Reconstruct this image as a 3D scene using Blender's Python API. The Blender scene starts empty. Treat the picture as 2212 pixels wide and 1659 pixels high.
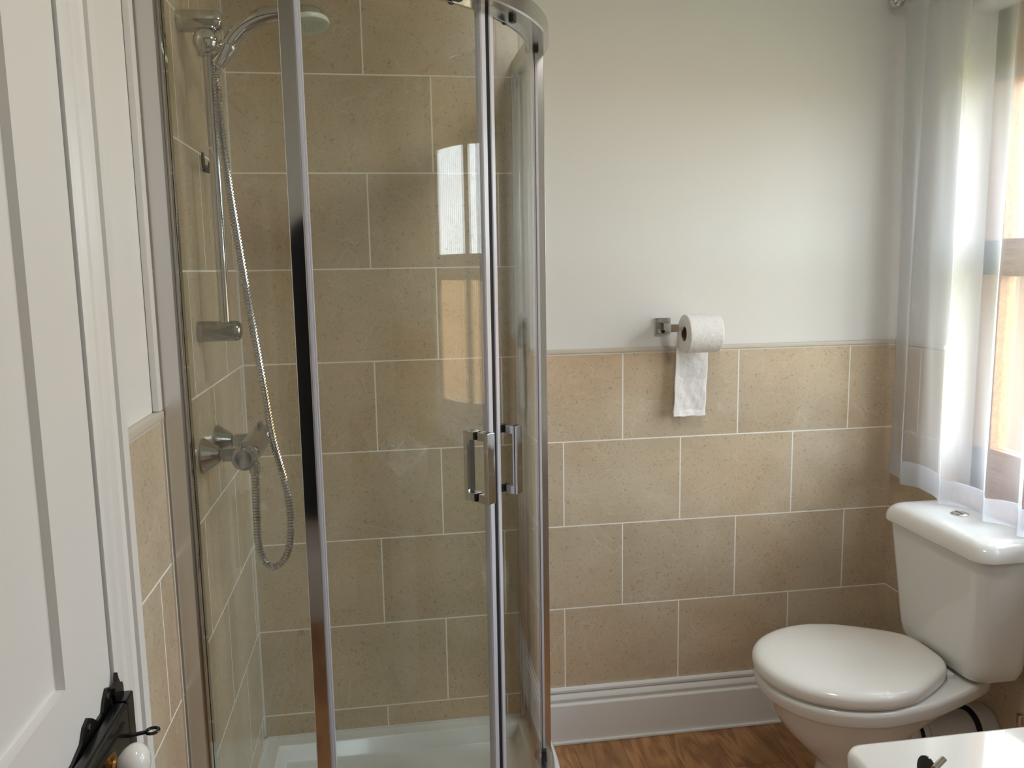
import bpy, bmesh, math, random
from mathutils import Vector, Matrix
random.seed(7)
sc = bpy.context.scene
C = sc.collection
sin, cos, PI = math.sin, math.cos, math.pi

# ---------------------------------------------------------------- camera
CAM = Vector((0.3834, -2.3157, 1.3889))
yaw, pitch, roll = 0.1504, -0.1385, -0.0165
fw = Vector((sin(yaw)*cos(pitch), cos(yaw)*cos(pitch), sin(pitch)))
rt = Vector((cos(yaw), -sin(yaw), 0)); up = rt.cross(fw)
r2 = rt*cos(roll) + up*sin(roll); u2 = up*cos(roll) - rt*sin(roll)
cd = bpy.data.cameras.new('camera'); cam = bpy.data.objects.new('camera', cd); C.objects.link(cam)
cam.matrix_world = Matrix(((r2.x, u2.x, -fw.x, CAM.x), (r2.y, u2.y, -fw.y, CAM.y), (r2.z, u2.z, -fw.z, CAM.z), (0, 0, 0, 1)))
cd.sensor_width = 36; cd.lens = 36*1799.2/2212; cd.clip_start = 0.02
sc.camera = cam

# ---------------------------------------------------------------- light
sc.view_settings.view_transform = 'Standard'
sc.view_settings.look = 'None'
sc.view_settings.gamma = 1
sc.view_settings.use_curve_mapping = False
sc.view_settings.exposure = 0.62
w = bpy.data.worlds.new('sky'); sc.world = w; w.use_nodes = True
nt = w.node_tree; nt.nodes.clear()
o_ = nt.nodes.new('ShaderNodeOutputWorld'); b_ = nt.nodes.new('ShaderNodeBackground')
tc_ = nt.nodes.new('ShaderNodeTexCoord'); sp_ = nt.nodes.new('ShaderNodeSeparateXYZ'); rp_ = nt.nodes.new('ShaderNodeValToRGB')
nt.links.new(tc_.outputs['Generated'], sp_.inputs[0]); nt.links.new(sp_.outputs['Z'], rp_.inputs[0])
rp_.color_ramp.elements[0].position = 0.0; rp_.color_ramp.elements[0].color = (0.90, 0.96, 1.0, 1)
rp_.color_ramp.elements[1].position = 0.6; rp_.color_ramp.elements[1].color = (0.82, 0.91, 1.0, 1)
nt.links.new(rp_.outputs[0], b_.inputs[0]); b_.inputs[1].default_value = 9.0
nt.links.new(b_.outputs[0], o_.inputs[0])
# daylight enters through the window: a portal helps the sampler find it
ld = bpy.data.lights.new('window_portal', 'AREA'); ld.shape = 'RECTANGLE'; ld.size = 1.30; ld.size_y = 1.32
ld.cycles.is_portal = True
lo = bpy.data.objects.new('window_portal', ld); C.objects.link(lo); lo.location = (2.09, -0.85, 1.39)
lo.rotation_euler = Vector((-1, 0, 0)).to_track_quat('-Z', 'Z').to_euler()

# ---------------------------------------------------------------- materials
M = {}
def mat(name, col, rough=0.5, metal=0.0, **k):
    m = bpy.data.materials.new(name); m.use_nodes = True
    b = m.node_tree.nodes['Principled BSDF']
    b.inputs['Base Color'].default_value = (*col, 1); b.inputs['Roughness'].default_value = rough
    b.inputs['Metallic'].default_value = metal
    for a, v in k.items(): b.inputs[a].default_value = v
    M[name] = m; return m
def N(m, t, **k):
    n = m.node_tree.nodes.new(t)
    for a, v in k.items(): setattr(n, a, v)
    return n
def noise_bump(m, scale, strength, dist=0.001, detail=4):
    nd = m.node_tree; tc = N(m, 'ShaderNodeTexCoord'); n = N(m, 'ShaderNodeTexNoise'); bp = N(m, 'ShaderNodeBump')
    n.inputs['Scale'].default_value = scale; n.inputs['Detail'].default_value = detail
    bp.inputs['Strength'].default_value = strength; bp.inputs['Distance'].default_value = dist
    nd.links.new(tc.outputs['Object'], n.inputs['Vector']); nd.links.new(n.outputs['Fac'], bp.inputs['Height'])
    nd.links.new(bp.outputs[0], nd.nodes['Principled BSDF'].inputs['Normal'])
noise_bump(mat('wall_paint', (0.79, 0.78, 0.76), 0.55), 90, 0.12)
noise_bump(mat('ceiling_paint', (0.82, 0.79, 0.73), 0.7), 60, 0.1)
noise_bump(mat('gloss_paint', (0.80, 0.79, 0.775), 0.3), 30, 0.06)
mat('door_paint', (0.80, 0.785, 0.77), 0.35)
mat('grout', (0.72, 0.68, 0.60), 0.6)
mat('stone_trim', (0.62, 0.56, 0.47), 0.35)
mat('silicone', (0.80, 0.80, 0.78), 0.35)
mat('chrome', (0.62, 0.61, 0.60), 0.07, 1.0)
mat('satin_metal', (0.66, 0.65, 0.65), 0.22, 1.0)
mat('dull_chrome', (0.45, 0.44, 0.42), 0.16, 1.0)
mat('ceramic', (0.80, 0.80, 0.785), 0.06, **{'Coat Weight': 0.4, 'Coat Roughness': 0.03})
mat('seat_plastic', (0.83, 0.815, 0.785), 0.12)
mat('acrylic', (0.78, 0.80, 0.79), 0.15)
mat('pipe_plastic', (0.68, 0.67, 0.64), 0.35)
mat('black_rubber', (0.003, 0.003, 0.003), 0.8)
mat('black_iron', (0.006, 0.006, 0.006), 0.22)
mat('brass', (0.55, 0.36, 0.14), 0.3, 1.0)
mat('porcelain', (0.80, 0.79, 0.76), 0.08)
mat('spray_plastic', (0.62, 0.68, 0.60), 0.35)
mat('seal_plastic', (0.56, 0.56, 0.62), 0.3, 0.0)
mat('black_plastic', (0.02, 0.017, 0.014), 0.4)
mat('cardboard', (0.20, 0.12, 0.06), 0.8)
mat('dark_glass', (0.03, 0.03, 0.025), 0.05)

def tile_mat(name, axis):
    m = mat(name, (0.4, 0.3, 0.2), 0.24); nd = m.node_tree; L = nd.links.new
    b = nd.nodes['Principled BSDF']
    tc = N(m, 'ShaderNodeTexCoord'); s = N(m, 'ShaderNodeSeparateXYZ'); cb = N(m, 'ShaderNodeCombineXYZ')
    L(tc.outputs['Object'], s.inputs[0])
    au = N(m, 'ShaderNodeMath', operation='ADD'); az = N(m, 'ShaderNodeMath', operation='ADD')
    if axis == 'X': L(s.outputs['X'], au.inputs[0]); au.inputs[1].default_value = -1.0591 + 0.3539*20.5
    else: L(s.outputs['Y'], au.inputs[0]); au.inputs[1].default_value = (0.565 if axis == 'Y' else 0.30) + 0.3539*20
    L(s.outputs['Z'], az.inputs[0]); az.inputs[1].default_value = -1.14 + 0.253*21
    L(au.outputs[0], cb.inputs[0]); L(az.outputs[0], cb.inputs[1])
    br = N(m, 'ShaderNodeTexBrick'); br.offset = 0.5; br.offset_frequency = 2; br.squash = 1
    br.inputs['Scale'].default_value = 1; br.inputs['Brick Width'].default_value = 0.3539; br.inputs['Row Height'].default_value = 0.253
    br.inputs['Mortar Size'].default_value = 0.0021; br.inputs['Mortar Smooth'].default_value = 0.15; br.inputs['Bias'].default_value = 0
    br.inputs['Color1'].default_value = (0.0, 0.0, 0.0, 1); br.inputs['Color2'].default_value = (1, 1, 1, 1)
    L(cb.outputs[0], br.inputs['Vector'])
    # stone colour: clouds, pinkish patches, pale veins and dark pits
    n1 = N(m, 'ShaderNodeTexNoise'); n1.inputs['Scale'].default_value = 5; n1.inputs['Detail'].default_value = 5; n1.inputs['Roughness'].default_value = 0.6
    L(tc.outputs['Object'], n1.inputs['Vector'])
    r1 = N(m, 'ShaderNodeValToRGB'); r1.color_ramp.elements[0].position = 0.3; r1.color_ramp.elements[1].position = 0.72
    r1.color_ramp.elements[0].color = (0.53, 0.435, 0.31, 1); r1.color_ramp.elements[1].color = (0.65, 0.555, 0.415, 1)
    L(n1.outputs['Fac'], r1.inputs[0])
    n0 = N(m, 'ShaderNodeTexNoise'); n0.inputs['Scale'].default_value = 2.3; n0.inputs['Detail'].default_value = 2
    L(tc.outputs['Object'], n0.inputs['Vector'])
    r0 = N(m, 'ShaderNodeValToRGB'); r0.color_ramp.elements[0].position = 0.45; r0.color_ramp.elements[1].position = 0.7
    r0.color_ramp.elements[0].color = (1, 1, 1, 1); r0.color_ramp.elements[1].color = (1.05, 0.96, 0.90, 1)
    L(n0.outputs['Fac'], r0.inputs[0])
    mx0 = N(m, 'ShaderNodeMix', data_type='RGBA', blend_type='MULTIPLY'); mx0.inputs[0].default_value = 1
    L(r1.outputs[0], mx0.inputs[6]); L(r0.outputs[0], mx0.inputs[7])
    rb = N(m, 'ShaderNodeMapRange'); rb.inputs[3].default_value = 0.93; rb.inputs[4].default_value = 1.05
    L(br.outputs['Color'], rb.inputs[0])
    mx1 = N(m, 'ShaderNodeMix', data_type='RGBA', blend_type='MULTIPLY'); mx1.inputs[0].default_value = 1
    L(mx0.outputs[2], mx1.inputs[6]); L(rb.outputs[0], mx1.inputs[7])
    n2 = N(m, 'ShaderNodeTexNoise'); n2.inputs['Scale'].default_value = 110; n2.inputs['Detail'].default_value = 6; n2.inputs['Distortion'].default_value = 1.5
    L(tc.outputs['Object'], n2.inputs['Vector'])
    r2_ = N(m, 'ShaderNodeValToRGB'); r2_.color_ramp.elements[0].position = 0.30; r2_.color_ramp.elements[1].position = 0.44
    r2_.color_ramp.elements[0].color = (0.70, 0.68, 0.66, 1); r2_.color_ramp.elements[1].color = (1, 1, 1, 1)
    L(n2.outputs['Fac'], r2_.inputs[0])
    mx2 = N(m, 'ShaderNodeMix', data_type='RGBA', blend_type='MULTIPLY'); mx2.inputs[0].default_value = 1
    L(mx1.outputs[2], mx2.inputs[6]); L(r2_.outputs[0], mx2.inputs[7])
    vn = N(m, 'ShaderNodeTexNoise'); vn.inputs['Scale'].default_value = 3.4; vn.inputs['Detail'].default_value = 3; vn.inputs['Distortion'].default_value = 2.2
    L(tc.outputs['Object'], vn.inputs['Vector'])
    vr = N(m, 'ShaderNodeValToRGB'); e = vr.color_ramp.elements; e[0].position = 0.492; e[0].color = (0, 0, 0, 1); e[1].position = 0.508; e[1].color = (0, 0, 0, 1)
    k = e.new(0.5); k.color = (0.22, 0.22, 0.22, 1)
    L(vn.outputs['Fac'], vr.inputs[0])
    mx3 = N(m, 'ShaderNodeMix', data_type='RGBA'); L(vr.outputs[0], mx3.inputs[0]); L(mx2.outputs[2], mx3.inputs[6]); mx3.inputs[7].default_value = (0.85, 0.76, 0.62, 1)
    mx4 = N(m, 'ShaderNodeMix', data_type='RGBA'); L(br.outputs['Fac'], mx4.inputs[0]); L(mx3.outputs[2], mx4.inputs[6]); mx4.inputs[7].default_value = (0.90, 0.87, 0.80, 1)
    L(mx4.outputs[2], b.inputs['Base Color'])
    mr = N(m, 'ShaderNodeMapRange'); mr.inputs[3].default_value = 0.25; mr.inputs[4].default_value = 0.7; L(br.outputs['Fac'], mr.inputs[0]); L(mr.outputs[0], b.inputs['Roughness'])
    inv = N(m, 'ShaderNodeMath', operation='SUBTRACT'); inv.inputs[0].default_value = 1; L(br.outputs['Fac'], inv.inputs[1])
    bp = N(m, 'ShaderNodeBump'); bp.inputs['Strength'].default_value = 0.5; bp.inputs['Distance'].default_value = 0.001
    L(inv.outputs[0], bp.inputs['Height']); L(bp.outputs[0], b.inputs['Normal'])
    return m
tile_mat('tile_back', 'X'); tile_mat('tile_left', 'Y'); tile_mat('tile_right', 'Z')

def wood_floor():
    m = mat('oak_vinyl', (0.3, 0.15, 0.06), 0.42); nd = m.node_tree; L = nd.links.new; b = nd.nodes['Principled BSDF']
    tc = N(m, 'ShaderNodeTexCoord'); mp = N(m, 'ShaderNodeMapping'); L(tc.outputs['Object'], mp.inputs[0])
    br = N(m, 'ShaderNodeTexBrick'); br.offset = 0.37; br.inputs['Scale'].default_value = 1
    br.inputs['Brick Width'].default_value = 0.45; br.inputs['Row Height'].default_value = 0.145
    br.inputs['Mortar Size'].default_value = 0.0007; br.inputs['Color1'].default_value = (0, 0, 0, 1); br.inputs['Color2'].default_value = (1, 1, 1, 1)
    s0 = N(m, 'ShaderNodeSeparateXYZ'); L(tc.outputs['Object'], s0.inputs[0])
    a1 = N(m, 'ShaderNodeMath', operation='ADD'); a1.inputs[1].default_value = 5.17; L(s0.outputs['Y'], a1.inputs[0])
    a2 = N(m, 'ShaderNodeMath', operation='ADD'); a2.inputs[1].default_value = 2.9 - 1.1875; L(s0.outputs['X'], a2.inputs[0])
    cb = N(m, 'ShaderNodeCombineXYZ'); L(a1.outputs[0], cb.inputs[0]); L(a2.outputs[0], cb.inputs[1])
    L(cb.outputs[0], br.inputs['Vector'])
    # per-plank shift of the grain
    off = N(m, 'ShaderNodeVectorMath', operation='SCALE'); off.inputs['Scale'].default_value = 7.0; L(br.outputs['Color'], off.inputs[0])
    ad = N(m, 'ShaderNodeVectorMath', operation='ADD'); L(tc.outputs['Object'], ad.inputs[0]); L(off.outputs[0], ad.inputs[1])
    sc_ = N(m, 'ShaderNodeMapping'); sc_.inputs['Scale'].default_value = (9, 1.6, 1); L(ad.outputs[0], sc_.inputs[0])
    n1 = N(m, 'ShaderNodeTexNoise'); n1.inputs['Scale'].default_value = 1.6; n1.inputs['Detail'].default_value = 3; n1.inputs['Distortion'].default_value = 0.7; L(sc_.outputs[0], n1.inputs[0])
    mm = N(m, 'ShaderNodeMath', operation='MULTIPLY'); mm.inputs[1].default_value = 26; L(n1.outputs['Fac'], mm.inputs[0])
    sn = N(m, 'ShaderNodeMath', operation='SINE'); L(mm.outputs[0], sn.inputs[0])
    mr = N(m, 'ShaderNodeMapRange'); mr.inputs[1].default_value = -1; L(sn.outputs[0], mr.inputs[0])
    sf = N(m, 'ShaderNodeMapping'); sf.inputs['Scale'].default_value = (160, 9, 1); L(ad.outputs[0], sf.inputs[0])
    n2 = N(m, 'ShaderNodeTexNoise'); n2.inputs['Scale'].default_value = 1; n2.inputs['Detail'].default_value = 5; L(sf.outputs[0], n2.inputs[0])
    mxg = N(m, 'ShaderNodeMix', data_type='FLOAT'); mxg.inputs[0].default_value = 0.6; L(mr.outputs[0], mxg.inputs[2]); L(n2.outputs['Fac'], mxg.inputs[3])
    rp = N(m, 'ShaderNodeValToRGB'); rp.color_ramp.elements[0].position = 0.2; rp.color_ramp.elements[1].position = 0.75
    rp.color_ramp.elements[0].color = (0.26, 0.115, 0.045, 1); rp.color_ramp.elements[1].color = (0.52, 0.27, 0.115, 1)
    L(mxg.outputs[0], rp.inputs[0])
    rb = N(m, 'ShaderNodeMapRange'); rb.inputs[3].default_value = 0.8; rb.inputs[4].default_value = 1.12; L(br.outputs['Color'], rb.inputs[0])
    mx = N(m, 'ShaderNodeMix', data_type='RGBA', blend_type='MULTIPLY'); mx.inputs[0].default_value = 1; L(rp.outputs[0], mx.inputs[6]); L(rb.outputs[0], mx.inputs[7])
    m4 = N(m, 'ShaderNodeMix', data_type='RGBA'); L(br.outputs['Fac'], m4.inputs[0]); L(mx.outputs[2], m4.inputs[6]); m4.inputs[7].default_value = (0.10, 0.045, 0.02, 1)
    L(m4.outputs[2], b.inputs['Base Color'])
wood_floor()
def wood_plain():
    m = mat('oak_sill', (0.42, 0.2, 0.08), 0.4); L = m.node_tree.links.new
    tc = N(m, 'ShaderNodeTexCoord'); mp = N(m, 'ShaderNodeMapping'); mp.inputs['Scale'].default_value = (60, 4, 60)
    n = N(m, 'ShaderNodeTexNoise'); n.inputs['Scale'].default_value = 1.5; n.inputs['Detail'].default_value = 4; n.inputs['Distortion'].default_value = 1
    r = N(m, 'ShaderNodeValToRGB'); r.color_ramp.elements[0].position = .3; r.color_ramp.elements[1].position = .7
    r.color_ramp.elements[0].color = (0.26, 0.12, 0.05, 1); r.color_ramp.elements[1].color = (0.46, 0.24, 0.11, 1)
    L(tc.outputs['Object'], mp.inputs[0]); L(mp.outputs[0], n.inputs[0]); L(n.outputs['Fac'], r.inputs[0]); L(r.outputs[0], m.node_tree.nodes['Principled BSDF'].inputs['Base Color'])
wood_plain()

def glass_mat(name, tint, boost=1.0):
    m = bpy.data.materials.new(name); m.use_nodes = True; nd = m.node_tree; nd.nodes.clear(); L = nd.links.new
    out = nd.nodes.new('ShaderNodeOutputMaterial'); tr = nd.nodes.new('ShaderNodeBsdfTransparent'); gl = nd.nodes.new('ShaderNodeBsdfGlossy')
    tr.inputs[0].default_value = (*tint, 1); gl.inputs['Roughness'].default_value = 0.0; gl.inputs['Color'].default_value = (1, 1, 1, 1)
    lw = nd.nodes.new('ShaderNodeLayerWeight'); lw.inputs['Blend'].default_value = 0.5
    pw = nd.nodes.new('ShaderNodeMath'); pw.operation = 'POWER'; pw.inputs[1].default_value = 5; L(lw.outputs['Facing'], pw.inputs[0])
    mr = nd.nodes.new('ShaderNodeMapRange'); mr.inputs[3].default_value = 0.04*boost; mr.inputs[4].default_value = 1.0; L(pw.outputs[0], mr.inputs[0])
    mx = nd.nodes.new('ShaderNodeMixShader'); L(mr.outputs[0], mx.inputs[0]); L(tr.outputs[0], mx.inputs[1]); L(gl.outputs[0], mx.inputs[2])
    L(mx.outputs[0], out.inputs[0]); M[name] = m
glass_mat('shower_glass', (0.955, 0.97, 0.955), 1.1); glass_mat('window_glass', (0.98, 0.99, 0.99))
def cloth(name, col, alpha, trans):
    m = bpy.data.materials.new(name); m.use_nodes = True; nd = m.node_tree; nd.nodes.clear(); L = nd.links.new
    out = nd.nodes.new('ShaderNodeOutputMaterial'); tr = nd.nodes.new('ShaderNodeBsdfTransparent')
    df = nd.nodes.new('ShaderNodeBsdfDiffuse'); tl = nd.nodes.new('ShaderNodeBsdfTranslucent')
    df.inputs[0].default_value = (*col, 1); tl.inputs[0].default_value = (*col, 1)
    a = nd.nodes.new('ShaderNodeMixShader'); a.inputs[0].default_value = trans; L(df.outputs[0], a.inputs[1]); L(tl.outputs[0], a.inputs[2])
    # threads cover more of the view where the cloth turns edge-on
    lw = nd.nodes.new('ShaderNodeLayerWeight'); lw.inputs['Blend'].default_value = 0.5
    mr = nd.nodes.new('ShaderNodeMapRange'); mr.inputs[3].default_value = alpha; mr.inputs[4].default_value = 0.97; L(lw.outputs['Facing'], mr.inputs[0])
    pw = nd.nodes.new('ShaderNodeMath'); pw.operation = 'POWER'; pw.inputs[1].default_value = 1.6; L(lw.outputs['Facing'], pw.inputs[0]); L(pw.outputs[0], mr.inputs[0])
    b = nd.nodes.new('ShaderNodeMixShader'); L(mr.outputs[0], b.inputs[0]); L(tr.outputs[0], b.inputs[1]); L(a.outputs[0], b.inputs[2])
    L(b.outputs[0], out.inputs[0]); M[name] = m
cloth('sheer_cloth', (0.74, 0.76, 0.80), 0.30, 0.32); cloth('sheer_hem', (0.82, 0.84, 0.88), 0.8, 0.4)
noise_bump(mat('tissue', (0.84, 0.83, 0.82), 0.85, **{'Sheen Weight': 0.2}), 70, 0.5, 0.004, 2)
mat('brick_orange', (0.13, 0.075, 0.045), 0.85); mat('slate', (0.06, 0.075, 0.12), 0.7); mat('grass', (0.30, 0.31, 0.12), 0.9); mat('fence_wood', (0.62, 0.34, 0.15), 0.8)

# ---------------------------------------------------------------- mesh helpers
def new(): return bmesh.new()
def box(bm, x0, x1, y0, y1, z0, z1, bev=0, seg=2):
    t = bmesh.new(); bmesh.ops.create_cube(t, size=1)
    for v in t.verts: v.co = Vector(((x0+x1)/2 + v.co.x*(x1-x0), (y0+y1)/2 + v.co.y*(y1-y0), (z0+z1)/2 + v.co.z*(z1-z0)))
    if bev: bmesh.ops.bevel(t, geom=t.edges[:], offset=bev, segments=seg, affect='EDGES', profile=0.5)
    merge(bm, t); return bm
def merge(bm, t, mtx=None):
    if mtx is not None: bmesh.ops.transform(t, matrix=mtx, verts=t.verts)
    me = bpy.data.meshes.new('tmp'); t.to_mesh(me); t.free(); bm.from_mesh(me); bpy.data.meshes.remove(me)
def loft(bm, rings, close=True, cap0=True, cap1=True):
    rows = [[bm.verts.new(p) for p in r] for r in rings]; n = len(rows[0])
    for a, b in zip(rows, rows[1:]):
        for i in range(n if close else n-1):
            j = (i+1) % n; bm.faces.new((a[i], a[j], b[j], b[i]))
    if close and cap0: bm.faces.new(rows[0][::-1])
    if close and cap1: bm.faces.new(rows[-1])
    return bm
def frame_of(d):
    d = d.normalized(); a = Vector((0, 0, 1)) if abs(d.z) < 0.9 else Vector((0, 1, 0))
    u = d.cross(a).normalized(); return u, d.cross(u).normalized()
def lathe(bm, origin, axis, prof, n=40, cap0=True, cap1=True):     # prof: (distance along axis, radius)
    o = Vector(origin); d = Vector(axis).normalized(); u, v = frame_of(d)
    return loft(bm, [[o + d*t + (u*cos(2*PI*i/n) + v*sin(2*PI*i/n))*max(r, 1e-4) for i in range(n)] for t, r in prof], True, cap0, cap1)
def tube(bm, pts, rad, n=16, cap=True):
    pts = [Vector(p) for p in pts]; rings = []; u = None
    for i, p in enumerate(pts):
        d = (pts[min(i+1, len(pts)-1)] - pts[max(i-1, 0)]).normalized()
        if u is None: u, v = frame_of(d)
        else: u = (u - d*u.dot(d)).normalized(); v = d.cross(u)
        r = rad[i] if isinstance(rad, (list, tuple)) else rad
        rings.append([p + (u*cos(2*PI*k/n) + v*sin(2*PI*k/n))*r for k in range(n)])
    return loft(bm, rings, True, cap, cap)
def catmull(P, step):
    P = [Vector(p) for p in P]; Q = [2*P[0]-P[1]] + P + [2*P[-1]-P[-2]]; out = []
    for i in range(1, len(Q)-2):
        a, b, c, d = Q[i-1:i+3]; k = max(2, int((c-b).length/step))
        for s in range(k):
            t = s/k; out.append(0.5*((2*b) + (c-a)*t + (2*a-5*b+4*c-d)*t*t + (3*b-a-3*c+d)*t**3))
    out.append(P[-1]); return out
def prism(bm, poly, z0, z1, axis='Z'):
    f = {'Z': lambda p, h: Vector((p[0], p[1], h)), 'X': lambda p, h: Vector((h, p[0], p[1])), 'Y': lambda p, h: Vector((p[0], h, p[1]))}[axis]
    return loft(bm, [[f(p, z0) for p in poly], [f(p, z1) for p in poly]])
def smooth(me, ang=40):
    for p in me.polygons: p.use_smooth = True
    try: me.set_sharp_from_angle(angle=math.radians(ang))
    except Exception: pass
def obj(name, bm, m, parent=None, label=None, cat=None, kind=None, group=None, ang=40, sub=0):
    bmesh.ops.recalc_face_normals(bm, faces=bm.faces)
    off = Vector((0, 0, 0)); q = parent
    while q: off += q.location; q = q.parent
    for v in bm.verts: v.co -= off
    me = bpy.data.meshes.new(name); bm.to_mesh(me); bm.free(); smooth(me, ang)
    me.materials.append(M[m] if isinstance(m, str) else m)
    o = bpy.data.objects.new(name, me); C.objects.link(o); o.parent = parent
    if sub:
        s = o.modifiers.new('sub', 'SUBSURF'); s.levels = sub; s.render_levels = sub
    wn_ = o.modifiers.new('weighted', 'WEIGHTED_NORMAL'); wn_.keep_sharp = True; wn_.weight = 80
    for k, v in (('label', label), ('category', cat), ('kind', kind), ('group', group)):
        if v: o[k] = v
    return o
def thing(name, label, cat, loc, group=None):
    o = bpy.data.objects.new(name, None); C.objects.link(o); o.location = loc; o.empty_display_size = 0.05
    o['label'] = label; o['category'] = cat
    if group: o['group'] = group
    return o
def struct(name, bm, m, parent=None, **k): return obj(name, bm, m, parent, kind=None if parent else 'structure', **k)

F = -0.04; XR = 1.915; CEIL = 2.42; YF = -2.62
# ---------------------------------------------------------------- room shell
struct('floor', box(new(), -0.15, 2.1, YF-0.1, 0.1, F-0.05, F), 'oak_vinyl')
struct('ceiling', box(new(), -0.15, 2.2, YF-0.1, 0.15, CEIL, CEIL+0.08), 'ceiling_paint')
wb = struct('wall_back', box(new(), -0.15, 2.2, 0.008, 0.15, F, CEIL), 'wall_paint')
obj('tiling', box(box(new(), 0.0, 0.768, 0, 0.008, 0.0, CEIL), 0.768, XR, 0, 0.008, F, 1.14), 'tile_back', wb)
# dado trim of the back wall
t = box(new(), 0.775, XR, -0.004, 0.008, 1.143, 1.156, 0.003)
obj('tile_trim', t, 'stone_trim', wb)
obj('grout_line', box(new(), 0.775, XR, -0.001, 0.008, 1.139, 1.1435), 'grout', wb)
obj('grout_seam', box(new(), 0.766, 0.771, -0.002, 0.008, 1.14, CEIL), 'grout', wb)
wl = new()                       # left wall with the doorway cut out
box(wl, -0.15, -0.008, -1.205, 0.15, F, CEIL); box(wl, -0.15, -0.008, -2.7, -1.205, 1.97, CEIL); box(wl, -0.15, -0.008, -2.7, -2.0, F, 1.97)
wl = struct('wall_left', wl, 'wall_paint')
obj('tiling', box(box(new(), -0.008, 0, -0.845, 0, 0.0, CEIL), -0.008, 0, -1.16, -0.845, F, 1.14), 'tile_left', wl)
obj('tile_trim', box(new(), -0.008, 0.005, -1.13, -0.836, 1.143, 1.158, 0.003), 'stone_trim', wl)
obj('grout_line', box(box(new(), -0.008, 0.001, -1.13, -0.84, 1.139, 1.1435), 0, 0.003, -0.843, -0.838, F, 1.145), 'grout', wl)
obj('wall_strip', box(new(), -0.008, 0.004, -0.86, -0.838, 1.158, CEIL, 0.003), 'gloss_paint', wl)
obj('corner_seam', box(new(), 0, 0.0035, -0.0035, 0, 0.06, CEIL), 'silicone', wl)
WY0, WY1, WZ0, WZ1 = -0.225, -1.47, 0.735, 2.04
wr = new()
box(wr, XR+0.008, XR+0.16, WY0, 0.15, F, CEIL); box(wr, XR+0.008, XR+0.16, YF-0.1, WY1, F, CEIL)
box(wr, XR+0.008, XR+0.16, WY1, WY0, F, WZ0); box(wr, XR+0.008, XR+0.16, WY1, WY0, WZ1, CEIL)
wr = struct('wall_right', wr, 'wall_paint')
rt_ = box(new(), XR, XR+0.008, WY0, 0, F, 1.14); box(rt_, XR, XR+0.008, WY1, WY0, F, WZ0); box(rt_, XR, XR+0.008, YF, WY1, F, 1.14)
obj('tiling', rt_, 'tile_right', wr)
obj('tile_trim', box(new(), XR-0.004, XR+0.008, WY0, 0, 1.143, 1.156, 0.003), 'stone_trim', wr)
struct('wall_front', box(new(), -0.15, 2.1, YF-0.1, YF, F, CEIL), 'wall_paint')

# skirting: moulded profile along the back wall
def skirt(x0, x1):
    P = [(0.0, F), (-0.021, F), (-0.021, 0.082), (-0.0195, 0.085), (-0.015, 0.086), (-0.0135, 0.089), (-0.0155, 0.095), (-0.0165, 0.101), (-0.0145, 0.108), (-0.0105, 0.113), (-0.0085, 0.116), (-0.0085, 0.119), (-0.0125, 0.121), (-0.0130, 0.128), (-0.011, 0.132), (0.0, 0.133)]
    return loft(new(), [[Vector((x, p[0], p[1])) for p in P] for x in (x0, x1)])
struct('baseboard_back', skirt(0.80, XR-0.001), 'gloss_paint', ang=25)
struct('trim_3', box(new(), 0.80, XR-0.001, -0.028, -0.02, F, F+0.010, 0.003), 'silicone')

# door casing: moulded profile standing around the doorway
def casing():
    P = [(-1.205, 0.002), (-1.205, 0.012), (-1.199, 0.0145), (-1.197, 0.012), (-1.193, 0.012), (-1.186, 0.017), (-1.178, 0.018), (-1.170, 0.0165), (-1.163, 0.0125), (-1.158, 0.0125), (-1.150, 0.019), (-1.138, 0.021), (-1.137, 0.026), (-1.112, 0.026), (-1.109, 0.023), (-1.109, -0.006)]
    bm = new(); y0, y1 = -1.205, -2.0
    def ring(f): return [f(y - y0, x) for y, x in P]
    H = 1.97
    loft(bm, [ring(lambda d, x: Vector((x, y0+d, F))), ring(lambda d, x: Vector((x, y0+d, H+d))), ring(lambda d, x: Vector((x, y1-d, H+d))), ring(lambda d, x: Vector((x, y1-d, F)))])
    return bm
struct('trim_1', casing(), 'gloss_paint', ang=25)
struct('trim_2', box(box(new(), -0.13, -0.012, -1.205, -1.190, F, 1.97), -0.13, -0.012, -2.015, -2.0, F, 1.97), 'gloss_paint')

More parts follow.
